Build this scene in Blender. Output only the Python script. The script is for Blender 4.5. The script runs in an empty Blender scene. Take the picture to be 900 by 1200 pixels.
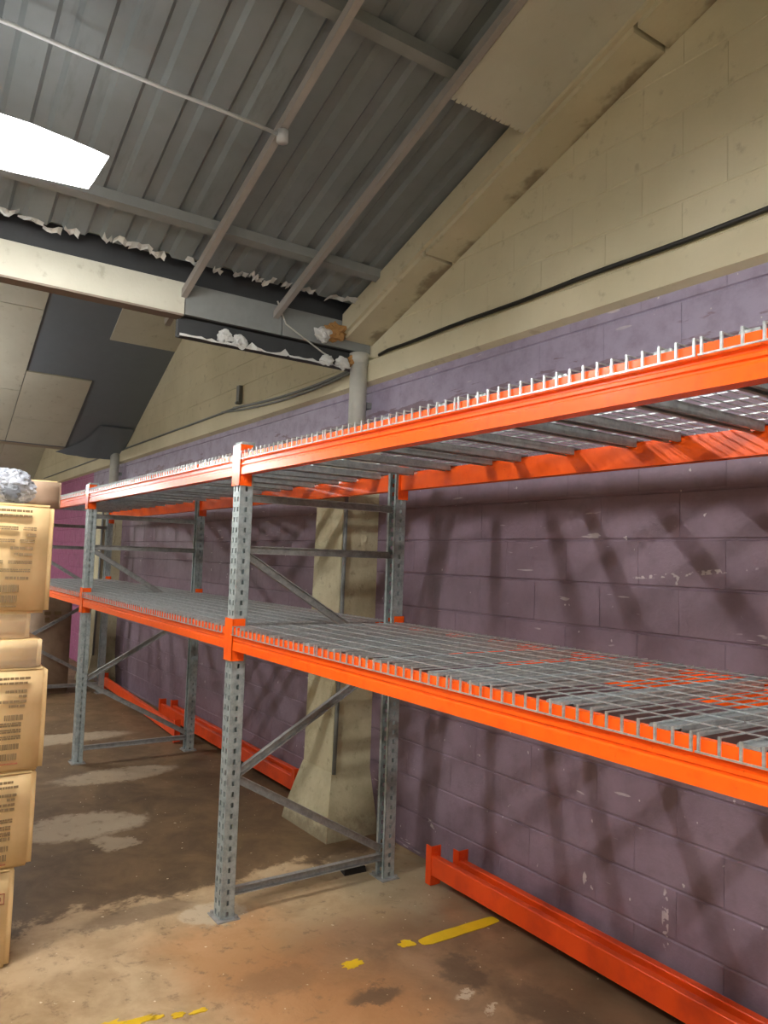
import bpy, bmesh, math, random
from mathutils import Vector, Matrix, noise
random.seed(7)
S = bpy.context.scene
COL = S.collection

# ------------------------------------------------------------------ camera
CP = Vector((-3.4346, 2.4211, 1.6999)); PITCH, YAW, ROLL, FPX = 0.0646, -0.5975, 0.0342, 885.63
cam_d = bpy.data.cameras.new('camera'); cam = bpy.data.objects.new('camera', cam_d); COL.objects.link(cam)
fw = Vector((math.cos(YAW)*math.cos(PITCH), math.sin(YAW)*math.cos(PITCH), math.sin(PITCH)))
rt = fw.cross(Vector((0, 0, 1))).normalized(); up = rt.cross(fw)
r2 = rt*math.cos(ROLL) + up*math.sin(ROLL); u2 = -rt*math.sin(ROLL) + up*math.cos(ROLL)
M = Matrix((r2, u2, -fw)).transposed().to_4x4(); M.translation = CP
cam.matrix_world = M
cam_d.sensor_fit = 'VERTICAL'; cam_d.sensor_height = 24.0; cam_d.lens = 24.0*FPX/1200.0
cam_d.clip_start = 0.05; cam_d.clip_end = 100
S.camera = cam
# ------------------------------------------------------------------ world, exposure
w = bpy.data.worlds.new('world'); S.world = w; w.use_nodes = True
w.node_tree.nodes['Background'].inputs[0].default_value = (0.55, 0.6, 0.7, 1)
w.node_tree.nodes['Background'].inputs[1].default_value = 0.05
S.view_settings.view_transform = 'Standard'; S.view_settings.look = 'None'
S.view_settings.gamma = 1.0; S.view_settings.use_curve_mapping = False
S.view_settings.exposure = 1.5
LAMP = 16.0            # emission of the lit diffusers
# x, y (centre), z (underside) of the strip lights (last two: added unseen fill); the first one is in the picture
LIGHTS = [(-0.44, 2.49, 3.13), (-3.75, 2.55, 3.05), (5.4, 2.95, 2.90), (10.9, 2.95, 2.90), (-2.2, 5.6, 3.6), (3.6, 5.6, 3.8)]

# ------------------------------------------------------------------ helpers
class MB:
    def __init__(s): s.v = []; s.f = []
    def add(s, vs, fs):
        o = len(s.v); s.v += [tuple(v) for v in vs]; s.f += [tuple(i+o for i in f) for f in fs]; return s
    def box(s, x0, x1, y0, y1, z0, z1):
        v = [(x, y, z) for z in (z0, z1) for y in (y0, y1) for x in (x0, x1)]
        return s.add(v, [(0,2,3,1),(4,5,7,6),(0,1,5,4),(2,6,7,3),(0,4,6,2),(1,3,7,5)])
    def bar(s, a, b, wd, ht, upv=(0,0,1)):
        a = Vector(a); b = Vector(b); d = (b-a).normalized(); u = Vector(upv)
        if abs(d.dot(u)) > .98: u = Vector((1,0,0))
        sd = d.cross(u).normalized(); u = sd.cross(d)
        v = [p + sd*(i*wd/2) + u*(j*ht/2) for p in (a, b) for j in (-1, 1) for i in (-1, 1)]
        return s.add(v, [(0,2,3,1),(4,5,7,6),(0,1,5,4),(2,6,7,3),(0,4,6,2),(1,3,7,5)])
    def tube(s, pts, r, n=8, cap=True):
        pts = [Vector(p) for p in pts]; rings = []
        for i, p in enumerate(pts):
            d = (pts[min(i+1, len(pts)-1)] - pts[max(i-1, 0)]).normalized()
            u = Vector((0,0,1)) if abs(d.z) < .9 else Vector((1,0,0))
            a = d.cross(u).normalized(); b = a.cross(d)
            rings.append([p + (a*math.cos(t)+b*math.sin(t))*r for t in [2*math.pi*k/n for k in range(n)]])
        v = [q for R in rings for q in R]; f = []
        for i in range(len(pts)-1):
            for k in range(n):
                f.append((i*n+k, i*n+(k+1)%n, (i+1)*n+(k+1)%n, (i+1)*n+k))
        if cap: f.append(tuple(range(n))[::-1]); f.append(tuple((len(pts)-1)*n+k for k in range(n)))
        return s.add(v, f)
    def prism(s, prof, x0, x1, close=True):       # profile in (y, z) swept along x
        n = len(prof); v = [(x0, y, z) for y, z in prof] + [(x1, y, z) for y, z in prof]
        f = [(i, (i+1) % n, n+(i+1) % n, n+i) for i in range(n if close else n-1)]
        if close: f += [tuple(range(n))[::-1], tuple(range(n, 2*n))]
        return s.add(v, f)
    def hull(s, lo, hi):                           # two equal rings joined
        n = len(lo); f = [(i, (i+1) % n, n+(i+1) % n, n+i) for i in range(n)] + [tuple(range(n))[::-1], tuple(range(n, 2*n))]
        return s.add(list(lo)+list(hi), f)
    def mesh(s, name, m, smooth=False):
        me = bpy.data.meshes.new(name); me.from_pydata(s.v, [], s.f)
        bm = bmesh.new(); bm.from_mesh(me); bmesh.ops.recalc_face_normals(bm, faces=bm.faces); bm.to_mesh(me); bm.free()
        if m: me.materials.append(m)
        if smooth: me.polygons.foreach_set('use_smooth', [True]*len(me.polygons))
        return me
    def build(s, name, m, parent=None, smooth=False, loc=None):
        return link(name, s.mesh(name, m, smooth), parent, loc)

def link(name, me, parent=None, loc=None, rot=None):
    o = bpy.data.objects.new(name, me); COL.objects.link(o)
    if parent: o.parent = parent
    if loc is not None: o.location = loc
    if rot is not None: o.rotation_euler = rot
    return o
def tag(o, label=None, cat=None, group=None, kind=None):
    for k, v in (('label', label), ('category', cat), ('group', group), ('kind', kind)):
        if v: o[k] = v
    return o
def empty(name, loc, label=None, cat=None, group=None, rz=0):
    o = bpy.data.objects.new(name, None); COL.objects.link(o); o.location = loc; o.rotation_euler = (0, 0, rz)
    o.empty_display_size = .1
    return tag(o, label, cat, group)
def copy_tree(o, parent=None):
    c = o.copy(); COL.objects.link(c)
    if parent: c.parent = parent
    for ch in [k for k in o.children]: copy_tree(ch, c)
    return c

# ------------------------------------------------------------------ materials
def srgb(r, g, b):
    def l(c):
        c /= 255.0
        return c/12.92 if c <= .04045 else ((c+.055)/1.055)**2.4
    return (l(r), l(g), l(b), 1)
class NT:
    def __init__(s, name):
        s.m = bpy.data.materials.new(name); s.m.use_nodes = True; s.t = s.m.node_tree; s.n = s.t.nodes; s.l = s.t.links
        s.b = s.n['Principled BSDF']
    def node(s, t, **k):
        n = s.n.new(t)
        for a, v in k.items(): setattr(n, a, v)
        return n
    def pos(s):
        if not hasattr(s, '_p'): s._p = s.node('ShaderNodeNewGeometry').outputs['Position']
        return s._p
    def obj(s):
        return s.node('ShaderNodeTexCoord').outputs['Object']
    def xyz(s, v):
        n = s.node('ShaderNodeSeparateXYZ'); s.l.new(v, n.inputs[0]); return n.outputs
    def noise(s, scale, detail=4, rough=.55, vec=None, dist=0, stretch=None):
        v = vec or s.pos()
        if stretch:
            mp = s.node('ShaderNodeMapping'); s.l.new(v, mp.inputs[0]); mp.inputs['Scale'].default_value = stretch; v = mp.outputs[0]
        n = s.node('ShaderNodeTexNoise'); s.l.new(v, n.inputs['Vector'])
        n.inputs['Scale'].default_value = scale; n.inputs['Detail'].default_value = detail
        n.inputs['Roughness'].default_value = rough; n.inputs['Distortion'].default_value = dist
        return n.outputs[0]
    def math(s, op, a, b=None, c=None, clamp=False):
        n = s.node('ShaderNodeMath', operation=op, use_clamp=clamp)
        for i, x in enumerate((a, b, c)):
            if x is None: continue
            if isinstance(x, (int, float)): n.inputs[i].default_value = x
            else: s.l.new(x, n.inputs[i])
        return n.outputs[0]
    def step(s, x, a, b):                          # smooth 0..1 between a and b
        n = s.node('ShaderNodeMapRange', interpolation_type='SMOOTHSTEP')
        s.l.new(x, n.inputs[0]); n.inputs[1].default_value = a; n.inputs[2].default_value = b
        return n.outputs[0]
    def mix(s, f, a, b):
        n = s.node('ShaderNodeMix', data_type='RGBA')
        for i, x in ((0, f), (6, a), (7, b)):
            if isinstance(x, (tuple, float, int)): n.inputs[i].default_value = x
            else: s.l.new(x, n.inputs[i])
        return n.outputs[2]
    def out(s, color=None, rough=.6, metal=0, bump=None, bstr=.3, bdist=.01, **k):
        for nm, x in (('Base Color', color), ('Roughness', rough), ('Metallic', metal)):
            if x is None: continue
            if isinstance(x, (tuple, float, int)): s.b.inputs[nm].default_value = x
            else: s.l.new(x, s.b.inputs[nm])
        for nm, x in k.items(): s.b.inputs[nm.replace('_', ' ')].default_value = x
        if bump is not None:
            b = s.node('ShaderNodeBump'); b.inputs['Strength'].default_value = bstr; b.inputs['Distance'].default_value = bdist
            s.l.new(bump, b.inputs['Height']); s.l.new(b.outputs[0], s.b.inputs['Normal'])
        return s.m

def mat_purple():
    t = NT('purple_block_paint'); x, y, z = t.xyz(t.pos())
    n1 = t.noise(2.2, 5, .6); n2 = t.noise(9, 5, .65); st = t.noise(5, 4, .6, stretch=(.6, 1, 3.5))
    low = t.mix(t.step(n1, .35, .7), srgb(134, 116, 132), srgb(122, 103, 118))
    hi = t.mix(n2, srgb(158, 149, 174), srgb(147, 138, 161))
    mag = t.mix(n1, srgb(166, 92, 136), srgb(150, 80, 122))
    # ragged roller edge of the lower coat, higher in some places
    edge = t.math('MULTIPLY_ADD', t.math('SUBTRACT', st, .5), .55, z)
    up_ = t.step(edge, 2.64, 2.66)
    c = t.mix(up_, low, hi)
    c = t.mix(t.step(t.math('MULTIPLY_ADD', t.math('SUBTRACT', n2, .5), .06, x), 8.40, 8.42), c, mag)
    # white chips and scrapes
    chip = t.step(t.noise(26, 2, .5, stretch=(1, 1, .8)), .745, .77)
    streak = t.math('MULTIPLY', t.step(t.noise(17, 2, .5, stretch=(.35, 1, 2.2)), .70, .73), t.step(t.noise(1.7, 1), .52, .6))
    for (cx, cz, rx, rz_, sh) in ((-1.505, .30, .016, .12, 0), (-1.09, .31, .012, .03, 0), (.02, .216, .05, .018, -.3), (-1.60, 1.69, .30, .010, .1), (-.357, .687, .02, .012, 0), (-1.84, 1.29, .03, .012, 0)):
        ax = t.math('SUBTRACT', x, cx)
        dx = t.math('DIVIDE', ax, rx)
        dz = t.math('DIVIDE', t.math('SUBTRACT', t.math('MULTIPLY_ADD', ax, sh, z), cz), rz_)
        d = t.math('SQRT', t.math('ADD', t.math('MULTIPLY', dx, dx), t.math('MULTIPLY', dz, dz)))
        k = t.math('MULTIPLY', t.step(d, 1.1, .8), t.step(t.noise(30, 2, .5), .50, .56))
        c = t.mix(t.math('MULTIPLY', k, .85), c, srgb(206, 198, 202))
    c = t.mix(t.math('MAXIMUM', chip, t.math('MULTIPLY', streak, .7)), c, srgb(198, 190, 194))
    dirt = t.math('MULTIPLY', t.step(n2, .4, .75), .35)
    c = t.mix(dirt, c, srgb(96, 78, 92))
    return t.out(c, t.math('MULTIPLY_ADD', n2, .25, .42), bump=t.noise(70, 4, .6), bstr=.35, bdist=.004)
def mat_cream(name, a, b, rough=.75, stain=False):
    t = NT(name); x, y, z = t.xyz(t.pos()); n1 = t.noise(1.6, 5, .6); n2 = t.noise(14, 5, .6)
    c = t.mix(t.step(n1, .3, .7), a, b)
    c = t.mix(t.math('MULTIPLY', t.step(n2, .58, .75), .35), c, srgb(120, 110, 88))
    if stain:
        e = t.math('MULTIPLY_ADD', t.math('SUBTRACT', t.noise(3.3, 4, .65), .5), .5, y)
        k = t.math('MULTIPLY', t.step(e, -.27, -.36), .75)
        c = t.mix(k, c, srgb(112, 98, 80))
    return t.out(c, rough, bump=t.noise(45, 4, .6), bstr=.3, bdist=.004)
def mat_column():
    t = NT('column_cream_paint'); x, y, z = t.xyz(t.pos()); n1 = t.noise(3, 5, .65); n2 = t.noise(16, 5, .65)
    c = t.mix(t.step(n1, .35, .7), srgb(196, 190, 160), srgb(172, 164, 134))
    c = t.mix(t.math('MULTIPLY', t.step(n2, .56, .72), .6), c, srgb(138, 128, 104))
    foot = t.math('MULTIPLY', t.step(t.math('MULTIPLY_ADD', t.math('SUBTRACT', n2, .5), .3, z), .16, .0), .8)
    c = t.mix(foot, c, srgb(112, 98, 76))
    return t.out(c, .7, bump=t.noise(28, 6, .65), bstr=.7, bdist=.012)
def mat_orange():
    t = NT('orange_powder_coat'); n = t.noise(22, 4, .6); n2 = t.noise(90, 2, .5)
    c = t.mix(t.step(n, .45, .8), srgb(255, 98, 20), srgb(246, 86, 16))
    c = t.mix(t.math('MULTIPLY', t.step(n2, .7, .78), .45), c, srgb(176, 66, 30))
    return t.out(c, t.math('MULTIPLY_ADD', n, .12, .18), bump=n, bstr=.03, bdist=.004, Specular_IOR_Level=.5)
def mat_orange_dull():
    t = NT('dull_red_orange_coat'); n = t.noise(9, 5, .6); x, y, z = t.xyz(t.pos())  # duller, redder version of the orange coat
    c = t.mix(t.step(n, .4, .75), srgb(228, 76, 18), srgb(208, 64, 20))
    return t.out(c, .42, bump=n, bstr=.03, bdist=.004)
def mat_galv(name, a, b, rough=.42, metal=.75, sc=26):
    t = NT(name); n = t.noise(sc, 5, .7); n2 = t.noise(6, 3, .5)
    c = t.mix(t.step(n, .35, .68), a, b)
    return t.out(c, t.math('MULTIPLY_ADD', n2, .2, rough-.08), metal, bump=n, bstr=.05, bdist=.003)
def mat_floor():
    t = NT('stained_concrete'); x, y, z = t.xyz(t.pos())
    n1 = t.noise(.9, 5, .6, dist=.3); n2 = t.noise(3.2, 6, .68, dist=.4); n3 = t.noise(13, 6, .7); n4 = t.noise(60, 3, .6)
    c = t.mix(t.step(n2, .32, .68), srgb(182, 158, 124), srgb(152, 126, 92))
    # pale dusty zone near the front upright, rust-brown zone toward the loose beams
    wx = t.math('MULTIPLY_ADD', t.math('SUBTRACT', n2, .5), .9, x); wy = t.math('MULTIPLY_ADD', t.math('SUBTRACT', n1, .5), 1.2, y)
    rust = t.math('MULTIPLY', t.step(wy, 1.35, .75), t.step(wx, -.2, -.5))
    c = t.mix(t.math('MULTIPLY', rust, .85), c, t.mix(t.step(n2, .3, .7), srgb(136, 102, 74), srgb(104, 76, 54)))
    rustb = t.math('MULTIPLY', t.step(t.math('ABSOLUTE', t.math('SUBTRACT', wy, .95)), .5, .1), t.step(wx, .15, -.15))
    c = t.mix(t.math('MULTIPLY', rustb, .5), c, srgb(182, 124, 70))
    dark = t.math('MULTIPLY', t.step(wx, -.75, -1.1), t.step(wy, .35, .05))
    c = t.mix(t.math('MULTIPLY', dark, .8), c, srgb(92, 74, 54))
    grey = t.math('MULTIPLY', t.step(t.math('ABSOLUTE', t.math('SUBTRACT', wx, -.15)), .5, .2), t.step(wy, .35, .05))
    c = t.mix(t.math('MULTIPLY', grey, .7), c, srgb(150, 138, 112))
    # brown stain over the far floor, with the box stack's shadow painted in
    stain_shade = t.step(wx, .32, .42)
    c = t.mix(t.math('MULTIPLY', stain_shade, .88), c, t.mix(t.step(n2, .3, .7), srgb(104, 78, 48), srgb(74, 55, 35)))
    for (cx, cy, rx, ry, k) in ((1.55, 1.22, .26, .42, .75), (1.18, 1.12, .14, .13, .6), (2.55, .75, .2, .5, .5), (3.9, 1.1, .22, .9, .6), (.05, .95, .13, .16, .8)):
        dx = t.math('DIVIDE', t.math('SUBTRACT', t.math('MULTIPLY_ADD', t.math('SUBTRACT', n3, .5), .22, x), cx), rx)
        dy = t.math('DIVIDE', t.math('SUBTRACT', t.math('MULTIPLY_ADD', t.math('SUBTRACT', n2, .5), .5, y), cy), ry)
        d = t.math('SQRT', t.math('ADD', t.math('MULTIPLY', dx, dx), t.math('MULTIPLY', dy, dy)))
        c = t.mix(t.math('MULTIPLY', t.step(d, 1.05, .75), k), c, srgb(186, 170, 146))
    for (cx, cy, rx, ry, k, dk) in ((-.91, .66, .07, .13, .8, 1), (-.95, .25, .16, .10, .75, 1), (-1.09, .36, .022, .05, .55, 0), (-1.2, .32, .016, .03, .5, 0), (-1.35, .15, .3, .12, .6, 1), (-.62, .95, .12, .2, .35, 1), (.22, 1.25, .10, .32, .55, 1), (.34, -.05, .12, .3, .6, 1)):
        dx = t.math('DIVIDE', t.math('SUBTRACT', t.math('MULTIPLY_ADD', t.math('SUBTRACT', n3, .5), .22, x), cx), rx)
        dy = t.math('DIVIDE', t.math('SUBTRACT', t.math('MULTIPLY_ADD', t.math('SUBTRACT', n3, .5), -.3, y), cy), ry)
        d = t.math('SQRT', t.math('ADD', t.math('MULTIPLY', dx, dx), t.math('MULTIPLY', dy, dy)))
        c = t.mix(t.math('MULTIPLY', t.step(d, 1.15, .6), k), c, srgb(78, 60, 44) if dk else srgb(206, 192, 170))
    c = t.mix(t.math('MULTIPLY', t.step(n3, .54, .70), .65), c, srgb(104, 82, 58))
    c = t.mix(t.math('MULTIPLY', t.step(t.noise(7, 5, .7, dist=.8), .60, .68), .4), c, srgb(92, 72, 52))
    c = t.mix(t.math('MULTIPLY', t.step(t.noise(38, 2, .4), .735, .76), .8), c, srgb(226, 214, 190))
    r = t.math('MULTIPLY_ADD', n2, .3, .45)
    return t.out(c, r, bump=t.math('ADD', n3, t.math('MULTIPLY', n4, .4)), bstr=.25, bdist=.006)
def mat_card(name, a, b):
    t = NT(name); n = t.noise(6, 4, .6); n2 = t.noise(40, 3, .6, stretch=(1, 1, .15))
    c = t.mix(t.step(n, .35, .7), a, b)
    c = t.mix(t.math('MULTIPLY', n2, .15), c, srgb(150, 118, 78))
    return t.out(c, .72, bump=n, bstr=.08, bdist=.01)
def mat_plain(name, col, rough=.6, metal=0, var=.12, **k):
    t = NT(name); n = t.noise(12, 4, .6)
    dk = tuple(c*(1-var*2.2) for c in col[:3])+(1,)
    return t.out(t.mix(n, col, dk), rough, metal, **k)
def mat_emit(name, col, st):
    t = NT(name); t.out((.9, .9, .9, 1), .4)
    t.b.inputs['Emission Color'].default_value = col; t.b.inputs['Emission Strength'].default_value = st
    return t.m
def mat_plastic():
    t = NT('clear_crumpled_film'); n = t.noise(30, 3, .6)
    return t.out(srgb(206, 210, 216), .15, bump=n, bstr=.4, bdist=.01, Alpha=.09)
def mat_bundle():
    t = NT('clear_plastic_bundle'); n = t.noise(30, 3, .6)
    return t.out(srgb(160, 166, 176), .16, bump=n, bstr=.4, bdist=.01, Alpha=.75)
def mat_roof():
    t = NT('weathered_grey_roof_sheet'); n1 = t.noise(1.5, 5, .6); n2 = t.noise(9, 5, .65, stretch=(.25, 1, .25))
    c = t.mix(t.step(n1, .3, .7), srgb(122, 129, 132), srgb(106, 113, 116))
    c = t.mix(t.math('MULTIPLY', t.step(n2, .55, .72), .5), c, srgb(88, 94, 97))
    return t.out(c, .62, .0, bump=n2, bstr=.1, bdist=.01)

PURPLE = mat_purple()
CREAM = mat_cream('cream_wall_paint', srgb(206, 199, 172), srgb(194, 187, 159))
CREAM_STAIN = mat_cream('cream_soffit_paint', srgb(200, 194, 168), srgb(184, 177, 152), stain=True)
CREAM_PANEL = mat_cream('cream_ceiling_board', srgb(192, 192, 178), srgb(180, 179, 164))
COLUMN = mat_column(); ORANGE = mat_orange(); ORANGE2 = mat_orange_dull()
GALV = mat_galv('galvanised_steel', srgb(176, 188, 190), srgb(144, 156, 158), .45, .45)
BRACE = mat_galv('grey_brace_steel', srgb(158, 158, 156), srgb(132, 132, 132), .5, .35)
WIRE = mat_galv('zinc_wire', srgb(194, 200, 202), srgb(160, 168, 170), .32, .6, 60)
CHANNEL = mat_galv('galvanised_channel', srgb(168, 176, 178), srgb(140, 148, 150), .45, .5)
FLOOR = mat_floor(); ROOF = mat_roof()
DARKSHEET = mat_plain('dark_membrane', srgb(112, 122, 132), .5, 0, .06)
DARK = mat_plain('dark_void_steel', srgb(58, 60, 62), .7)  # dark colour stands in for the shade inside the open gutter
BATTEN = mat_plain('grey_painted_batten', srgb(156, 152, 148), .6)
PURLIN = mat_plain('grey_purlin_paint', srgb(130, 134, 134), .6)
PIPE = mat_plain('chipped_white_pipe', srgb(188, 188, 180), .5, 0, .16)
CONDUIT = mat_plain('grey_conduit', srgb(190, 194, 196), .45)
CABLE = mat_plain('black_cable', srgb(34, 32, 30), .5)
SCRAP = mat_plain('torn_white_foil', srgb(200, 202, 200), .5)
FOAM = mat_plain('brown_foam', srgb(172, 128, 74), .8, 0, .2)
CARD1 = mat_card('tan_cardboard', srgb(224, 196, 146), srgb(212, 182, 130))
CARD2 = mat_card('dull_brown_cardboard', srgb(150, 128, 108), srgb(132, 112, 92))
PRINT = mat_plain('dark_box_print', srgb(134, 110, 76), .7)
PRINTR = mat_plain('red_box_print', srgb(176, 104, 74), .7)
FILM = mat_plastic(); BUNDLE = mat_bundle()
FOLD = mat_plain('pale_fold_line', srgb(232, 206, 150), .6)
YELLOW = mat_plain('yellow_floor_paint', srgb(226, 186, 22), .55, 0, .14)
WHITEH = mat_plain('white_light_housing', srgb(225, 228, 228), .4)
LIT = mat_emit('lit_diffuser', (1.0, .975, .935, 1), LAMP*.25)
LITFAR = mat_emit('lit_diffuser_far', (1.0, .975, .94, 1), LAMP*1.9)
LITCORE2 = mat_emit('lit_tube_strip_bright', (1.0, .965, .915, 1), LAMP*7.6)
LITCORE = mat_emit('lit_tube_strip', (1.0, .975, .94, 1), LAMP*6.2)
OUTERW = mat_cream('pale_far_wall_paint', srgb(186, 178, 152), srgb(170, 162, 138))

# ================================================================== SETTING
WY = -.33                                    # face of the side wall
X0, X1, YL = -5.4, 14.2, 7.2
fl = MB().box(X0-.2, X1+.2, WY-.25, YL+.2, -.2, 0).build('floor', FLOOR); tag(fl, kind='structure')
def struct_box(name, m, *b): return tag(MB().box(*b).build(name, m), kind='structure')
struct_box('wall_left', OUTERW, X0-.2, X1+.2, YL, YL+.2, 0, 6.4)
struct_box('wall_back', OUTERW, X0-.2, X0, WY, YL, 0, 6.4)
struct_box('wall_far', OUTERW, X1, X1+.2, WY, YL, 0, 6.4)
wall = struct_box('wall_right', PURPLE, X0-.2, X1+.2, WY-.25, WY-.007, 0, 2.9)
gable = struct_box('wall_right_upper', CREAM, X0-.2, X1+.2, WY-.25, WY-.005, 2.9, 6.4)

def project(p):
    d = Vector(p)-CP; z = d.dot(fw)
    if z < .1: return None
    return (450+FPX*d.dot(r2)/z, 600-FPX*d.dot(u2)/z, z)
def block_mesh(name, L, H, m, dp=.007, ch=.005):
    a, b = L/2, H/2
    cx_ = .0006; v = [(-a,-dp,-b),(a,-dp,-b),(a,-dp,b),(-a,-dp,b),(-a+cx_,0,-b+ch),(a-cx_,0,-b+ch),(a-cx_,0,b-ch),(-a+cx_,0,b-ch)]
    v = [(x, y, z) for x, y, z in v]
    return MB().add(v, [(4,5,6,7),(0,1,5,4),(1,2,6,5),(2,3,7,6),(3,0,4,7)]).mesh(name, m)
def lay(parent, m, z0, z1, xa, xb, zoff, roofline=None, limit=300, name='block'):
    L, H, J = .405, .2, .0055
    full = block_mesh(name, L-.0006, H-J, m); cand = []
    k = 0
    z = zoff
    while z < z1-.01:
        lo, hi = max(z, z0), min(z+H, z1); off = (k % 2)*L/2
        x = xa-off
        while x < xb:
            top = roofline(x+L/2) if roofline else 99
            if lo < top:
                c = (x+L/2, WY, (lo+hi)/2); p = project(c)
                vis = p and -60 < p[0] < 960 and -60 < p[1] < 1260
                cand.append((-(1/p[2]) if vis else 1, c, hi-lo))
            x += L
        z += H; k += 1
    cand.sort(key=lambda q: q[0])
    cut = {}
    for q in cand[:limit]:
        if q[0] > 0: continue
        h = round(q[2], 3)
        me = full if abs(h-H) < .002 else cut.setdefault(h, block_mesh(name, L-.0006, h-J, m))
        o = link(name, me, parent, (q[1][0], q[1][1]+random.uniform(-.0004, .0004), q[1][2]), (random.uniform(-.001, .001), 0, 0))
    rest = MB()
    for q in [c for c in cand[:limit] if c[0] > 0] + cand[limit:]:
        a, b = (L-.0006)/2, (q[2]-J)/2; cx, cy, cz = q[1]; ch = .005; dp = .007
        rest.add([(cx+sx*(a-i*ch), cy-(1-i)*dp, cz+sz*(b-i*ch)) for i in (0, 1) for sx, sz in ((-1,-1),(1,-1),(1,1),(-1,1))],
                 [(4,5,6,7),(0,1,5,4),(1,2,6,5),(2,3,7,6),(3,0,4,7)])
    if rest.v: tag(rest.build('blockwork', m, parent), kind='stuff')
lay(wall, PURPLE, 0, 2.89, -5.2, 14.0, -.17)
def rakez(x): return 3.45-.355*x
def roofl(x):
    if x < .9: return rakez(x)+.1
    if x < 6.9: return 6.45-.5*x+.1
    return 9.70-.485*x+.1
lay(gable, CREAM, 3.06, 6.2, -5.2, 14.0, 3.06, roofl, 290)

# cream band (ring beam) along the top of the purple paint, split at the columns
tr = MB()
tr.prism([(WY-.005, 2.878), (WY+.042, 2.900), (WY+.044, 3.035), (WY+.012, 3.052), (WY-.005, 3.055)], X0, X1)
tag(tr.build('trim_1', CREAM), kind='structure')
# raking soffit beam under the near roof, in boards with open joints
rk = None
cuts = [-5.3, -3.9, -2.75, -1.46, -.02, .845]
for a, b in zip(cuts[:-1], cuts[1:]):
    b2 = b-.022; m = MB()
    lo = [(x, y, rakez(x)) for x, y in ((a, WY), (b2, WY), (b2, -.115), (a, -.115))]
    hi = [(x, y, z+.17) for x, y, z in lo]
    m.hull(lo, hi)
    if rk is None: rk = tag(m.build('trim_2', CREAM_STAIN), kind='structure')
    else: m.build('soffit_board', CREAM_STAIN, rk)
m = MB(); m.hull([(x, y, rakez(x)+.03) for x, y in ((-5.3, -.117), (.825, -.117), (.825, -.09), (-5.3, -.09))], [(x, y, rakez(x)+.17) for x, y in ((-5.3, -.117), (.825, -.117), (.825, -.09), (-5.3, -.09))])
m.build('edge_strip', CREAM_STAIN, rk)

# ---- near roof: corrugated sheet on purlins
RS = -.355
def rz(x, off): return off+RS*x
def corrugated(xa, xb, ya, yb, zf, pitch=.19, h=.024):
    m = MB(); ys = []
    y = ya
    while y < yb:
        ys += [(y, 0), (y+pitch*.52, 0), (y+pitch*.62, h), (y+pitch*.9, h)]; y += pitch
    ys = [(a, b) for a, b in ys]
    n = len(ys); m.add([(x, a, zf(x)+b) for x in (xa, xb) for a, b in ys], [(i, i+1, n+i+1, n+i) for i in range(n-1)])
    return m
ceil = tag(corrugated(X0, .74, WY, YL, lambda x: rz(x, 3.64)).build('ceiling', ROOF), kind='structure')
for px in (.41, -.87, -2.15, -3.43, -4.71):
    MB().hull([(px-.024, WY, rz(px-.024, 3.585)), (px+.024, WY, rz(px+.024, 3.585)), (px+.024, YL, rz(px+.024, 3.585)), (px-.024, YL, rz(px-.024, 3.585))],
              [(px-.024, WY, rz(px-.024, 3.638)), (px+.024, WY, rz(px+.024, 3.638)), (px+.024, YL, rz(px+.024, 3.638)), (px-.024, YL, rz(px-.024, 3.638))]).build('purlin', PURLIN, ceil)
for by in (.985, .393, 2.9, 3.6, 4.5, 5.4):
    xb_ = 1.12 if by < 1.2 else .8
    MB().bar((X0, by, rz(X0, 3.515)), (xb_, by, rz(xb_, 3.515)), .034, .045).build('ceiling_batten', BATTEN, ceil)
# ceiling boards still hanging under the near roof beside the wall
for a, b in ((-.86, -2.30), (-2.32, -3.76), (-3.78, -5.2)):
    lo = [(x, y, rz(x, 3.500)) for x, y in ((a, -.118), (a, .368), (b, .368), (b, -.118))]
    MB().hull(lo, [(x, y, z+.014) for x, y, z in lo]).build('ceiling_board', CREAM_PANEL, ceil)
m = MB()
for i in range(16):                       # torn lower edge of the board
    y = -.11+i*.03; z = rz(-.86, 3.49)
    m.add([(-.862, y, z+.012), (-.862, y+.032, z+.012), (-.85+random.uniform(.006, .012), y+.028, z+random.uniform(.001, .006)), (-.85+random.uniform(.006, .012), y+.006, z+random.uniform(.001, .006))], [(0,1,2,3)])
m.build('torn_edge', CREAM_PANEL, ceil)
# rough torn foil along the low end of the sheets
m = MB(); random.seed(3)
y = WY+.02
while y < 3.6:
    d = random.uniform(.05, .13); n = 5
    xx = .70+random.uniform(-.03, .05)
    if random.random() < .75:
        P = [(xx+random.uniform(-.02, .02), y+d*j/(n-1), 3.385-.03*random.random()+.0) for j in range(n)]
        Q = [(px_-random.uniform(.01, .05), py_, pz_+random.uniform(.004, .014)) for px_, py_, pz_ in P]
        R_ = [(px_+random.uniform(-.02, .03), py_, pz_-random.uniform(.003, .014)) for px_, py_, pz_ in P]
        m.add(P+Q+R_, [(j, j+1, n+j+1, n+j) for j in range(n-1)]+[(j, j+1, 2*n+j+1, 2*n+j) for j in range(n-1)])
    y += d
tag(m.build('torn_foil', SCRAP, ceil), kind='stuff')

# ---- valley gutter across the room
gut = MB().box(.86, .93, WY, YL, 3.105, 3.30).box(.90, .94, WY, YL, 3.30, 3.46).build('gutter_box', DARK, ceil)
xs = [WY+.01, .35, .98, 2.18, 3.38, 4.58, 5.78, YL]
for a, b in zip(xs[:-1], xs[1:]):
    MB().box(.83, .858, a, b-.006, 3.10, 3.285).build('fascia_board', CREAM_PANEL if a > .9 else PURLIN, gut)
MB().box(.832, .93, .98, YL, 3.088, 3.10).build('soffit_strip', mat_plain('brown_soffit', srgb(132, 120, 108), .7), gut)
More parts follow.
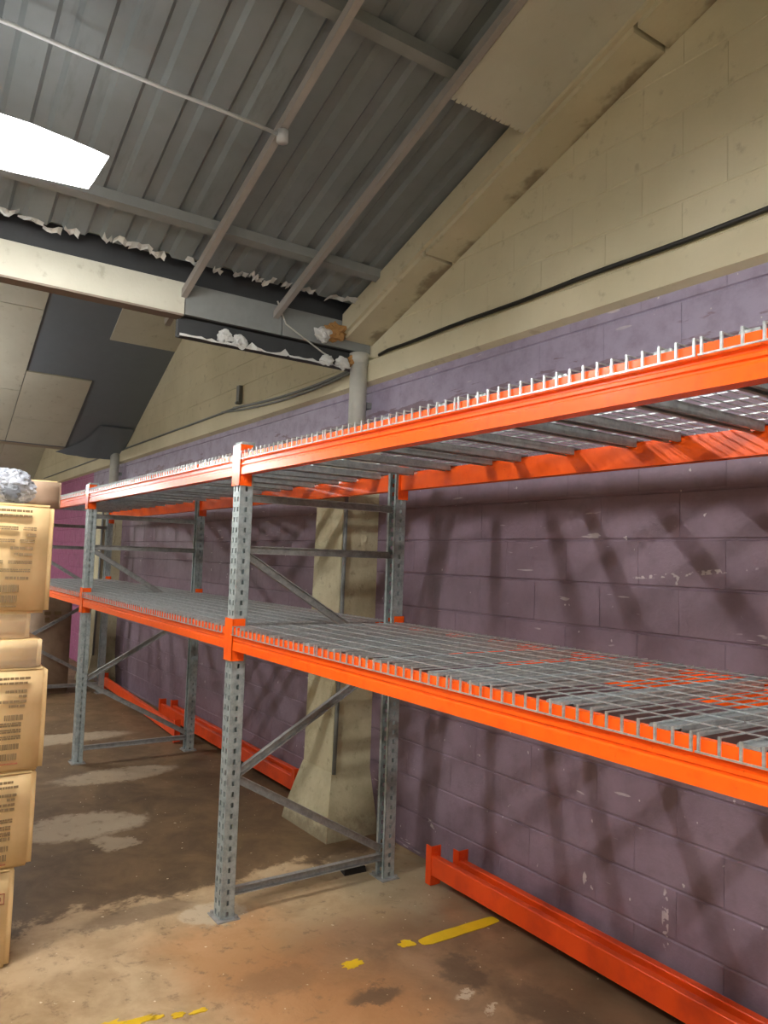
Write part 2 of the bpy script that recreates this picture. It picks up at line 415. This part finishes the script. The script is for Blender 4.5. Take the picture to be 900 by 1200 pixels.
# lower boxing, front torn off, dark inside
MB().box(.90, .94, WY, .99, 2.985, 3.10).build('open_trough', DARK, gut)
m = MB(); random.seed(11)
m.box(.835, .90, WY, .99, 2.972, 2.984)
m.build('trough_floor', DARK, gut)
m = MB(); n = 40
P = []
for i in range(n+1):
    y = -.30+1.30*i/n; P.append((.832+random.uniform(-.006, .004), y, 2.972+random.uniform(-.004, .002)))
Q = [(a-.004, b, c+random.choice((.006, .01, .014, .02, .045 if random.random() < .3 else .012))) for a, b, c in P]
m.add(P+Q, [(i, i+1, n+2+i, n+1+i) for i in range(n)])
m.build('torn_lip', SCRAP, gut)
def crumple(r, seed, sub=3, amp=.45, fr=2.5, sc=(1, 1, 1)):
    bm = bmesh.new(); bmesh.ops.create_icosphere(bm, subdivisions=sub, radius=r)
    for v in bm.verts:
        d = v.co.normalized(); k = 1+amp*(abs(noise.noise(d*fr+Vector((seed, 0, 0))))*2-.5)+amp*.4*noise.noise(d*fr*3+Vector((0, seed, 0)))
        v.co = Vector((d.x*sc[0], d.y*sc[1], d.z*sc[2]))*r*k
    me = bpy.data.meshes.new('crumple'); bm.to_mesh(me); bm.free(); return me
for (loc, r, mm, sd) in (((.80, -.02, 3.19), .075, FOAM, 1), ((.79, .07, 3.15), .06, SCRAP, 2), ((.82, .02, 3.0), .045, SCRAP, 5), ((.82, -.1, 3.0), .05, SCRAP, 9), ((.84, .72, 3.02), .05, SCRAP, 6), ((.84, .62, 3.01), .05, SCRAP, 8), ((.83, -.2, 3.03), .05, FOAM, 12)):
    me = crumple(r, sd, 3, .5, 1.3, (.5, 1, .8)); me.materials.append(mm); link('torn_scrap', me, gut, loc)
MB().tube([(.80, .40, 3.30), (.81, .33, 3.17), (.82, .05, 3.04), (.83, .0, 3.03)], .005, 6).build('dangling_wire', PIPE, gut)

# ---- second roof bay: dark sheet with cream boards, some boards missing
def z2(x): return 6.45-.5*x
MB().hull([(x, y, z2(x)+.016) for x, y in ((.95, WY), (6.90, WY), (6.90, YL), (.95, YL))], [(x, y, z2(x)+.05) for x, y in ((.95, WY), (6.90, WY), (6.90, YL), (.95, YL))]).build('roof_sheet', DARKSHEET, ceil)
MB().box(.94, .96, WY, YL, 3.44, 6.0).build('upstand', OUTERW, ceil)
def board(xa, xb, ya, yb, zf, wob=.0):
    g = .004; nx = 4
    lo = []
    xa += g; xb -= g; ya += g; yb -= g
    pts = [(xa, ya), (xb, ya), (xb, yb), (xa, yb)]
    lo = [(x, y, zf(x)) for x, y in pts]
    return MB().hull(lo, [(x, y, z+.014) for x, y, z in lo])
random.seed(5)
colB = [WY, .40, 1.10, 1.80, 2.50, 3.20, 3.90]
miss = {0: [(4.93, 6.90)], 1: [(4.40, 5.60)]}
rows = {0: [.97, 2.4, 3.7, 4.93], 1: [.97, 2.4, 3.4, 4.40, None, 5.60, 6.40, 6.86], 2: [1.2, 2.5, 3.6, 4.7, 5.93, 6.86], 3: [1.2, 2.2, 3.3, 4.5, 5.6, 6.86], 4: [1.2, 2.8, 4.4, 5.8, 6.86], 5: [1.2, 2.8, 4.4, 6.0, 6.86]}
for ci, rr in rows.items():
    for a, b in zip(rr[:-1], rr[1:]):
        if a is None or b is None: continue
        board(a, b, colB[ci], colB[ci+1], z2).build('ceiling_board', CREAM_PANEL, ceil)
board(1.2, 6.86, 3.90, YL, z2).build('ceiling_board', CREAM_PANEL, ceil)
# loose dark membrane sagging at the low end and bulging along the edges of the opening
n, mseg = 10, 12; V = []
for i in range(n+1):
    for j in range(mseg+1):
        x = 6.35+.62*i/n; y = WY+.01+(.44+.38*(i/n)**2)*j/mseg
        sag = .11*(i/n)**1.5*math.sin(math.pi*min(1, max(0, (j/mseg)*.85+.12)))+.012*math.sin(j*1.7+i)
        V.append((x, y, z2(x)-.004-sag*.35))
MB().add(V, [(i*(mseg+1)+j, i*(mseg+1)+j+1, (i+1)*(mseg+1)+j+1, (i+1)*(mseg+1)+j) for i in range(n) for j in range(mseg)]).build('sagging_membrane', DARKSHEET, ceil, True)
# gutter and third bay far behind
MB().box(6.90, 7.20, WY, YL, 3.02, 3.30).build('gutter_box', CREAM_PANEL, ceil)
def z3(x): return 9.70-.485*x
for a, b in zip(colB[:-1], colB[1:]):
    for p, q in ((7.2, 9.6), (9.6, 11.9), (11.9, 13.6), (13.6, 14.2)):
        board(p, q, a, b, z3).build('ceiling_board', CREAM_PANEL, ceil)
board(7.2, 14.2, 3.9, YL, z3).build('ceiling_board', CREAM_PANEL, ceil)
MB().box(7.2, 7.24, WY, YL, 3.3, 6.3).build('upstand', OUTERW, ceil)

# ================================================================== COLUMNS, PIPES, CABLES
def column(x, label):
    t = empty('wall_column', (x, WY, 0), label, 'column', 'concrete columns along the purple wall')
    sh = MB().hull([(.01, 0, .36), (.37, 0, .36), (.37, .285, .36), (.01, .285, .36)], [(.01, 0, 2.42), (.36, 0, 2.42), (.36, .262, 2.42), (.02, .262, 2.42)])
    o = sh.build('shaft', COLUMN, t)
    ft = MB()
    ft.hull([(-.10, 0, 0), (.47, 0, 0), (.46, .385, 0), (-.11, .375, 0)], [(-.085, 0, .07), (.455, 0, .07), (.445, .375, .07), (-.095, .365, .07)])
    ft.hull([(-.085, 0, .07), (.455, 0, .07), (.445, .375, .07), (-.095, .365, .07)], [(.01, 0, .375), (.372, 0, .375), (.372, .29, .375), (.005, .288, .375)])
    ft.build('flared_foot', COLUMN, t)
    MB().tube([(-.002, .275, .37), (-.002, .262, 1.2), (.006, .25, 2.42)], .013, 8).build('corner_conduit', PURLIN, t, True)
    m = MB()                                   # lumpy old plaster bead on the shaded side
    for k, (zz, yy) in enumerate(((1.75, .10), (1.82, .11), (1.9, .1), (1.97, .115), (2.03, .1))):
        me = crumple(.035, 20+k, 2, .6, 2.2, (.35, .8, 1.3)); me.materials.append(COLUMN); link('plaster_lump', me, t, (.016, yy, zz))
    return t
column(.66, 'cream concrete wall column with flared foot behind the nearest braced upright')
column(6.71, 'cream concrete wall column far back behind the second pair of uprights')
def pipe(x, label):
    t = empty('downpipe', (x, -.235, 2.42), label, 'pipe', 'downpipes above the columns')
    MB().tube([(0, 0, .0), (0, 0, .66)], .059, 20).build('pipe', PIPE, t, True)
    MB().tube([(0, 0, .60), (0, 0, .665)], .066, 20).build('collar', PIPE, t, True)
    MB().box(-.03, .03, -.095, -.055, .30, .34).build('bracket', PURLIN, t)
pipe(.83, 'stout pale downpipe between the gutter and the near end of the top shelf')
pipe(6.90, 'small distant pale downpipe above the far top shelf')
def cable(name, pts, r, label, m=CABLE):
    return tag(MB().tube(pts, r, 6).build(name, m, None, True), label, 'cable')
pts = [(-5.2+i*.2, WY+.02, 3.078+.003*math.sin(i*1.3)) for i in range(30)]+[(.71, WY+.014, 3.07)]
cable('wall_cable', pts, .011, 'straight black cable along the top of the cream band at right')
def sagpts(z0, z1, s, x0, x1, yo):
    return [(x0+(x1-x0)*t, WY+yo, z0+(z1-z0)*t-s*4*t*(1-t)*(1-t*.3)) for t in [i/24 for i in range(25)]]
cable('drooping_cable', sagpts(3.02, 3.055, .045, .95, 3.05, .052), .011, 'upper drooping dark cable on the cream band left of the thick downpipe', PURLIN)
cable('drooping_cable', sagpts(3.00, 3.05, .065, .95, 3.3, .060), .009, 'lower drooping dark cable on the cream band left of the thick downpipe', PURLIN)
cable('drooping_cable', [(3.06+i*.4, WY+.022, 3.062) for i in range(24)], .010, 'thin grey cable running along the far cream band', PURLIN)
st = MB().box(2.98, 3.04, WY, WY+.035, 3.10, 3.26).box(2.99, 3.03, WY, WY+.05, 3.09, 3.11).build('wall_bracket', PURLIN)
tag(st, 'short grey vertical bracket on the cream wall above the drooping cables', 'bracket')

cd = empty('ceiling_conduit', (-.4, .985, rz(-.4, 3.49)), 'thin pale conduit crossing the roof to a round junction box', 'conduit')
MB().tube([(0, 0, -.022)]+[(-.01*i, .28*i, -.022+.004*math.sin(i*2)) for i in range(1, 12)], .0085, 8).build('tube', CONDUIT, cd, True)
MB().tube([(0, 0, -.052), (0, 0, 0)], .027, 16).build('junction_box', CONDUIT, cd, True)

# ================================================================== LIGHTS
def fixture(L, label, lit=None, core=None):
    lit = lit or LIT; core = core or LITCORE
    x, y, z = L; t = empty('ceiling_light', (x, y, z), label, 'ceiling light', 'strip lights under the roof')
    def ring(hw, hl, tw, zz): return [(-tw, -hl, zz), (tw, -hl, zz), (hw, -hl+.28, zz), (hw, hl-.28, zz), (tw, hl, zz), (-tw, hl, zz), (-hw, hl-.28, zz), (-hw, -hl+.28, zz)]
    MB().hull(ring(.14, .70, .095, 0), ring(.172, .725, .115, .05)).hull(ring(.172, .725, .115, .05), ring(.12, .67, .085, .075)).build('diffuser', lit, t)
    if core != 'none': MB().box(-.022, .022, -.64, .64, -.034, -.001).build('tube_strip', core, t)
    MB().hull(ring(.11, .66, .08, .072), ring(.08, .60, .06, .10)).build('housing', WHITEH, t)
    h = (rz(x, 3.50) if x < .8 else (z2(x) if x < 6.9 else z3(x))) - z
    for yy in (.05, .6):
        MB().tube([(0, yy, .095), (0, yy, h)], .006, 6).build('hanger', PURLIN, t)
    return t
fixture(LIGHTS[0], 'glaring white strip light hanging under the corrugated roof at upper left')
for L, d in zip(LIGHTS[1:], ('over the near end of the aisle', 'over the second roof bay', 'over the third roof bay', 'unseen as added fill away from the shelves, near end', 'unseen as added fill away from the shelves, far end')):  # last two are unseen fixtures added only as fill light
    far = 'roof bay' in d
    fixture(L, 'white strip light hanging '+d, LITFAR if far else None, LITCORE2 if 'aisle' in d else 'none')

# ================================================================== PALLET RACK
BAY, DEP, HT = 3.03, .92, 2.254
rack = empty('pallet_rack', (0, 0, 0), 'long orange and galvanised pallet rack with two shelf levels against the purple wall', 'pallet rack')
# upright post: perforated front and side webs
def post_mesh():
    m = MB(); P = .05; n = int(HT/P); t = .003
    hx, hy = .040, .034
    # front web (y = +hy): two rows of holes
    for a, b in ((-hx, -.026), (-.012, .012), (.026, hx)): m.box(a, b, hy-t, hy, .006, HT)
    for i in range(n+1):
        z0 = max(.006, i*P-.013); z1 = min(HT, i*P+.013)
        m.box(-.026, -.012, hy-t, hy, z0, z1); m.box(.012, .026, hy-t, hy, z0, z1)
    for s in (-1, 1):                       # side webs: one row of slots each
        xa, xb = (s*hx-(t if s > 0 else 0), s*hx+(0 if s > 0 else t))
        m.box(xa, xb, -hy, -.006, .006, HT); m.box(xa, xb, .008, hy-t, .006, HT)
        for i in range(n+1):
            z0 = max(.006, i*P-.014); z1 = min(HT, i*P+.014); m.box(xa, xb, -.006, .008, z0, z1)
        xa, xb = (s*hx if s < 0 else s*(hx-.018)), (s*(hx-.018) if s < 0 else s*hx)
        m.box(xa, xb, -hy, -hy+t, .006, HT)
    return m.mesh('upright_post', GALV)
PM = post_mesh()
PLATE = MB().box(-.065, .065, -.055, .055, 0, .006).tube([(.05, .04, .006), (.05, .04, .018)], .009, 6).tube([(-.05, -.04, .006), (-.05, -.04, .018)], .009, 6).mesh('base_plate', BRACE)
def brace_mesh(a, b, wd=.038):
    a = Vector(a); b = Vector(b); m = MB(); d = (b-a).normalized(); u = Vector((1, 0, 0)).cross(d)
    m.bar(a, b, .004, wd, u)                      # web, normal along x
    for s in (-1, 1): m.bar(a+u*s*(wd/2-.002)+Vector((-.012, 0, 0)), b+u*s*(wd/2-.002)+Vector((-.012, 0, 0)), .024, .004, u)
    return m.mesh('brace', BRACE)
BR = [brace_mesh((0, .03, z), (0, DEP-.03, z)) for z in (.115, 1.7315, 1.985)]
BR += [brace_mesh((0, .035, .155), (0, DEP-.035, .635)), brace_mesh((0, DEP-.035, .665), (0, .035, 1.16)), brace_mesh((0, .035, 1.19), (0, DEP-.035, 1.70))]
for fx in (-BAY, 0, BAY, 2*BAY):
    for y, r in ((DEP, 0), (0, math.pi)):
        p = link('upright_post', PM, rack, (fx, y, 0), (0, 0, r)); link('base_plate', PLATE, p)
    for b in BR: link('brace', b, rack, (fx, 0, 0))
# step beams with pressed grooves, end connectors wrap the posts
def beam_prof():
    return [(0, 0), (0, .034), (-.005, .038), (-.005, .043), (0, .047), (0, .055), (-.005, .059), (-.005, .064), (0, .068), (0, .1), (-.022, .1), (-.022, .082), (-.046, .082), (-.046, 0)]
BL = BAY-.092
def beam_mesh(m): return MB().prism(beam_prof(), -BL/2, BL/2).mesh('beam', m)
def conn_mesh(s, m):            # s=+1: connector at the +x end; local origin at the beam end, outer face y=0
    b = MB(); e = .004
    b.box(*sorted((0, s*e)), -.060, .005, -.052, .148)
    b.box(*sorted((0, s*(.046-.0008))), .0005, .0045, -.052, .148)
    for k in range(3): b.box(*sorted((s*-.003, s*0)), -.036, -.022, -.03+k*.065, -.016+k*.065)
    return b.mesh('end_connector', m)
BMS = {m.name: (beam_mesh(m), conn_mesh(1, m), conn_mesh(-1, m)) for m in (ORANGE, ORANGE2)}
def beam(parent, cx, y, z, flip, m=ORANGE):
    bm_, c1, c2 = BMS[m.name]
    o = link('beam', bm_, parent, (cx, y, z), (0, 0, math.pi if flip else 0))
    link('end_connector', c1, o, (BL/2, 0, 0)); link('end_connector', c2, o, (-BL/2, 0, 0))
    return o
ZL, ZU = 1.252, 2.092
FY, RY = DEP+.0385, -.0385
for b in (-1, 0, 1):
    for z in (ZL, ZU):
        beam(rack, BAY*b+BAY/2, FY, z, False); beam(rack, BAY*b+BAY/2, RY, z, True)

# wire decks: mesh with a lip over the front beam, U channels below
def deck_proto(wd, chans):
    t = empty('wire_deck', (0, 0, 0)); m = MB(); r = .0034; zt = .0125
    n = round(wd/.0455); ya, yb = RY-.008, FY+.008
    for i in range(n+1):
        x = -wd/2+.006+(wd-.012)*i/n
        m.box(x-r/2, x+r/2, ya, yb, zt-r/2, zt+r/2)
        m.box(x-.0029, x+.0029, yb-.004, yb+.001, -.026, zt+r/2)
        m.box(x-r/2, x+r/2, ya, ya+.004, zt-.010, zt)
    for j in range(9):
        y = yb-.085-.108*j
        m.box(-wd/2, wd/2, y-r/2, y+r/2, zt+r*.4, zt+r*1.3)
    m.box(-wd/2, wd/2, yb+.0005, yb+.0045, -.028, -.024)
    m.build('wire_mesh', WIRE, t)
    for cx in chans:
        c = MB(); w_ = .026
        c.box(cx-w_, cx+w_, .012, FY-.052, .005, .0085)
        for s in (-1, 1): c.box(*sorted((cx+s*w_, cx+s*(w_-.003))), .012, FY-.052, -.024, .005)
        for s in (-1, 1): c.box(*sorted((cx+s*(w_-.003), cx+s*(w_-.014))), .012, FY-.052, -.024, -.021)
        for (a, b) in ((RY+.002, .012), (FY-.052, FY-.004)):
            c.add([(cx-w_, a, .0005), (cx+w_, a, .0005), (cx+w_, b, .0005), (cx-w_, b, .0005), (cx-w_*.7, a, .0085), (cx+w_*.7, a, .0085), (cx+w_*.85, b, .0085), (cx-w_*.85, b, .0085)], [(0,3,2,1),(4,5,6,7),(0,1,5,4),(1,2,6,5),(2,3,7,6),(3,0,4,7)])
        c.build('support_channel', CHANNEL, t)
    return t
big = deck_proto(.805, (-.31, 0, .31)); small = deck_proto(.475, (-.13, .13)); used = set()
ORD = ('first', 'second', 'third', 'fourth'); BN = {-1: 'nearest', 0: 'middle', 1: 'farthest'}
for b in (-1, 0, 1):
    for z, lv in ((ZL+.1, 'lower'), (ZU+.1, 'upper')):
        x = BAY*(b+1)-.05
        for k in range(4):
            src = small if k == 3 else big; wd = .475 if k == 3 else .805
            if src in used: d = copy_tree(src)
            else: d = src; used.add(src)
            d.location = (x-wd/2, 0, z); x -= wd+.006
            tag(d, f'{ORD[k]} wire mesh deck from the far end of the {lv} shelf, {BN[b]} bay' if k < 3 else f'narrow wire mesh deck at the near end of the {lv} shelf, {BN[b]} bay', 'wire deck', f'wire mesh decks on the {lv} shelves')

# ---- loose beams on the floor
PLAIN = MB().prism([(0, .003), (0, .097), (-.003, .1), (-.02, .1), (-.022, .096), (-.043, .096), (-.046, .093), (-.046, .003), (-.043, 0), (-.003, 0)], -BL/2, BL/2).mesh('plain_beam', ORANGE2)
def loose(xe, y, ang, label, z=.055, rot=0):
    # xe: x of the visible end (near connector); beam runs the given way
    t = empty('loose_beam', (0, 0, 0), label, 'beam', 'spare rack beams lying on the floor')
    bm_, c1, c2 = BMS[ORANGE2.name]
    o = link('body', PLAIN, t, (0, 0, 0)); link('end_connector', c1, t, (BL/2, 0, 0)); link('end_connector', c2, t, (-BL/2, 0, 0))
    t.location = (xe, y, z); t.rotation_euler = (rot, 0, ang)
    return t
loose(-.225-BL/2, -.150, .004, 'outer orange spare beam on the floor below the nearest bay, further from the wall')
loose(-.345-BL/2, -.235, .003, 'inner orange spare beam on the floor below the nearest bay, close against the wall')
loose(1.42+BL/2, -.175, -.003, 'dull red spare beam on the floor just beyond the flared column, outer of two')
loose(1.30+BL/2, -.262, 0, 'dull red spare beam lying tight against the wall beyond the flared column')
loose(3.34+BL/2, -.03, -.04, 'dull red spare beam ending beside the second rear upright, tilted out from the wall')

# ================================================================== FLOOR THINGS
mk = empty('floor_marking', (-.66, 0, 0), 'worn yellow painted line across the floor beside the orange spare beams', 'floor marking')
def patch(cx, cy, lx, ly, seed, n=26):
    random.seed(seed); m = MB(); P = []
    for k in range(n):
        a = 2*math.pi*k/n; c, s = math.cos(a), math.sin(a)
        e = 5 if ly > .2 else 2.6
        rr = 1/((abs(c)**e+abs(s)**e)**(1/e)); j = 1+random.uniform(-.10, .05) if ly > .2 else 1+random.uniform(-.35, .15)
        P.append((cx+.66+c*rr*lx/2*j, cy+s*rr*ly/2*(1 if ly > .2 else j), 0))
    lo = [(x, y, .0004) for x, y, _ in P]; hi = [(x, y, .0022) for x, y, _ in P]
    m.hull(lo, hi).build('paint_patch', YELLOW, mk)
patch(-.672, .035, .075, .46, 1); patch(-.645, .32, .06, .085, 2); patch(-.665, .62, .065, .10, 3)
for (cx, cy, lx, ly, sd) in ((-.655, 1.29, .03, .07, 4), (-.64, 1.36, .04, .05, 5), (-.615, 1.43, .025, .05, 6), (-.60, 1.50, .05, .13, 7), (-.575, 1.62, .06, .17, 8)):
    patch(cx, cy, lx, ly, sd)
bb = MB().hull([(.10, .05, 0), (.22, .045, 0), (.23, .16, 0), (.11, .185, 0)], [(.105, .055, .03), (.215, .05, .034), (.225, .155, .034), (.115, .18, .03)])
bo = bb.build('black_block', mat_plain('black_rubber', srgb(22, 19, 17), .75))
tag(bo, 'small flat black rubber block on the floor beside the nearest rear upright', 'block')

# ================================================================== BOX STACK
def carton(name, loc, sx, sy, sz, m, label, rz_=0, tilt=(0, 0), bulge=.008, seed=0, cat='box', group=None):
    """origin at the bottom corner nearest the camera and the rack: body goes +x and +y"""
    t = empty(name, loc, label, cat, group, rz_); t.rotation_euler = (tilt[0], tilt[1], rz_)
    bm = bmesh.new(); bmesh.ops.create_cube(bm, size=1)
    bmesh.ops.bevel(bm, geom=[e for e in bm.edges], offset=.028, segments=2, affect='EDGES')
    bmesh.ops.subdivide_edges(bm, edges=bm.edges[:], cuts=2, use_grid_fill=True)
    for v in bm.verts:
        c = v.co; k = [max(0, 1-4*c[i]*c[i]) for i in range(3)]
        q = Vector((c.x*sx, c.y*sy, c.z*sz))
        b = bulge+.006*noise.noise(q*6+Vector((seed, 0, 0)))
        for i in range(3):
            j, l = (i+1) % 3, (i+2) % 3
            if abs(c[i]) > .45 and i != 2: q[i] += math.copysign(b*k[j]*k[l], c[i])
        v.co = q+Vector((sx/2, sy/2, sz/2))
    me = bpy.data.meshes.new('body'); bm.to_mesh(me); bm.free(); me.materials.append(m)
    me.polygons.foreach_set('use_smooth', [True]*len(me.polygons))
    link('body', me, t)
    MB().box(.02, sx-.02, sy/2-.03, sy/2+.03, sz-.002, sz+.0012).build('tape', FILM, t)
    MB().box(.004, .010, .02, sy-.02, sz-.006, sz+.001).build('top_fold', FOLD, t)
    return t
def printing(t, lines, sz, x=-.0115, y0=.06, m=PRINT, name='printed_lines'):
    """lines: (height above base, text height, [(start, length), ...]) measured from the rack-side edge"""
    b = MB()
    rows = []
    for z, h, segs in lines:
        rows += [(z, h, segs)] if h < .0125 else [(z+h*.3, h*.42, segs), (z-h*.3, h*.42, segs)]
    for z, h, segs in rows:
        for s0, ln in segs:
            y = s0
            while y < s0+ln:
                w_ = random.uniform(.5, 2.2)*h
                b.box(x, x+.004, y, min(y+w_, s0+ln), z-h/2, z+h/2); y += w_+h*random.uniform(.12, .35)
    return tag(b.build(name, m, t), kind='stuff')
def bars(t, rects, m=PRINT, x=-.0118, name='barcode'):
    b = MB()
    for y0, y1, z0, z1 in rects:
        y = y0
        while y < y1:
            w_ = random.choice((.002, .003, .005)); b.box(x, x+.004, y, min(y1, y+w_), z0, z1); y += w_+random.choice((.0015, .003))
    return tag(b.build(name, m, t), kind='stuff')
random.seed(21)
G = 'cartons in the stack beside the aisle'
W_ = .78
b1 = carton('cardboard_box', (.02, 1.835, 0), .52, W_, .392, CARD1, 'plain tan cardboard box with a red outlined mark, lowest of the stack on the floor', bulge=.012, seed=1, group=G)
b2 = carton('cardboard_box', (.02, 1.775, .393), .52, W_, .386, CARD1, 'tan printed cardboard box second from the floor in the stack', bulge=.010, seed=2, group=G)
b3 = carton('cardboard_box', (.02, 1.755, .780), .52, W_, .424, CARD1, 'creased tan printed cardboard box third from the floor in the stack', bulge=.016, seed=3, group=G)
b4 = carton('cardboard_box', (.02, 1.785, 1.205), .52, W_, .118, CARD1, 'shallow film-wrapped tan carton directly on the creased printed box', bulge=.004, seed=4, group=G)
b5 = carton('cardboard_box', (.03, 1.835, 1.324), .50, W_-.05, .106, CARD1, 'shallow film-wrapped tan carton directly under the big top box', bulge=.004, seed=5, group=G)
b6 = carton('cardboard_box', (.02, 1.768, 1.431), .52, W_, .455, CARD1, 'large tan box with many printed lines, big one at the top of the stack', bulge=.005, seed=6, group=G)
b7 = carton('cardboard_box', (.32, 1.69, 1.888), .26, .34, .128, CARD2, 'small dull brown cardboard box lying on top of the box stack', bulge=.003, seed=7)
b8 = carton('cardboard_box', (6.20, .34, 0), .5, .5, 1.165, CARD2, 'tall dull brown cardboard box standing under the far shelf', bulge=.006, seed=8)
# printing seen on the faces toward the camera
printing(b6, [(.425, .010, [(.09, .30)]), (.405, .008, [(.09, .30)]), (.352, .014, [(.07, .05), (.14, .10), (.28, .2)]), (.325, .012, [(.07, .035)]), (.300, .013, [(.075, .055), (.15, .08), (.27, .2)]),
              (.270, .012, [(.08, .085), (.3, .12)]), (.244, .011, [(.08, .07)]), (.212, .013, [(.08, .09), (.19, .22)]), (.178, .013, [(.085, .12), (.24, .2)]), (.146, .012, [(.09, .09), (.2, .22)]), (.030, .005, [(.13, .5)])], .455)
bars(b6, [(.125, .21, .088, .118), (.225, .45, .088, .118), (.13, .22, .045, .075), (.235, .45, .045, .075)])
printing(b3, [(.385, .010, [(.07, .34)]), (.366, .009, [(.08, .34)]), (.332, .011, [(.08, .08), (.26, .2)]), (.312, .010, [(.08, .03)]), (.291, .011, [(.08, .10), (.25, .2)]), (.272, .010, [(.085, .06)]),
              (.198, .016, [(.095, .36)]), (.172, .015, [(.095, .36)]), (.146, .015, [(.095, .36)])], .424)
bars(b3, [(.09, .16, .215, .237), (.10, .20, .098, .120), (.105, .21, .055, .080)]); printing(b3, [(.040, .005, [(.10, .5)])], .424, m=PRINTR, name='red_line')
printing(b2, [(.352, .010, [(.09, .3)]), (.332, .009, [(.07, .3)]), (.300, .010, [(.075, .09)]), (.282, .009, [(.08, .03)]), (.262, .010, [(.08, .12), (.24, .2)]), (.243, .010, [(.08, .08)]),
              (.198, .015, [(.085, .10), (.22, .2)]), (.170, .015, [(.09, .3)]), (.146, .015, [(.09, .3)]), (.126, .012, [(.09, .3)])], .386)
bars(b2, [(.095, .3, .078, .098), (.10, .3, .040, .064)]); printing(b2, [(.026, .004, [(.10, .5)])], .386, m=PRINTR, name='red_line')
# red rounded frame with a ring on the lowest box
m = MB(); x = -.0125
for (a, b, c, d) in ((.035, .16, .302, .305), (.035, .16, .262, .265), (.035, .038, .262, .305), (.157, .16, .262, .305)): m.box(x, x+.004, a, b, c, d)
for cy in (.060, .095, .13):
    n = 14; m.add([(x, cy+math.cos(2*math.pi*k/n)*r, .2835+math.sin(2*math.pi*k/n)*r) for r in (.009, .013) for k in range(n)], [(k, (k+1) % n, n+(k+1) % n, n+k) for k in range(n)])
m.build('red_mark', PRINTR, b1)
m = MB()
for (a, b, c, d) in ((.12, .20, .93, .97), (.13, .19, .86, .90), (.24, .31, .93, .97), (.25, .30, .84, .90)): m.box(-.009, -.004, a, b, c, d)
tag(m.build('printed_mark', PRINT, b8), kind='stuff')
# film at the ends of the two shallow cartons
for t, sz, sy in ((b4, .118, .11), (b5, .106, .10)):
    bm = bmesh.new(); bmesh.ops.create_grid(bm, x_segments=16, y_segments=12, size=.5)
    for v in bm.verts:
        u, q = v.co.x+.5, v.co.y+.5
        s = u*.22-.05                      # wraps from the front face round to the rack side
        p = Vector((-.006, s, 0)) if s > 0 else Vector((-s*1.6-.004, -.006, 0))
        p += Vector((-.006, -.006, 0))*abs(noise.noise(Vector((u*7, q*6, sz*90))))*1.6
        v.co = Vector((p.x, p.y, q*(sz-.006)+.003))
    me = bpy.data.meshes.new('plastic_film'); bm.to_mesh(me); bm.free(); me.materials.append(FILM); link('plastic_film', me, t)
# crumpled clear plastic bundle on the top box
me = crumple(.115, 31, 5, .10, 3.2, (1.0, 1.25, .78)); me.materials.append(BUNDLE)
bm = bmesh.new(); bm.from_mesh(me)
for v in bm.verts:
    v.co += v.co.normalized()*(.012*abs(noise.noise(v.co*38))-.006)
    if v.co.z < -.07: v.co.z = -.07
bm.to_mesh(me); bm.free()
bg = empty('plastic_bundle', (.16, 1.97, 1.888), 'crumpled clear plastic wrap bundle on top of the box stack', 'plastic wrap')
link('wrap', me, bg, (0, 0, .0705))
me2 = crumple(.035, 44, 3, .3, 2, (.4, 1, 1)); me2.materials.append(mat_plain('dark_core', srgb(92, 96, 102), .4)); link('dark_core', me2, bg, (-.105, -.035, .045))
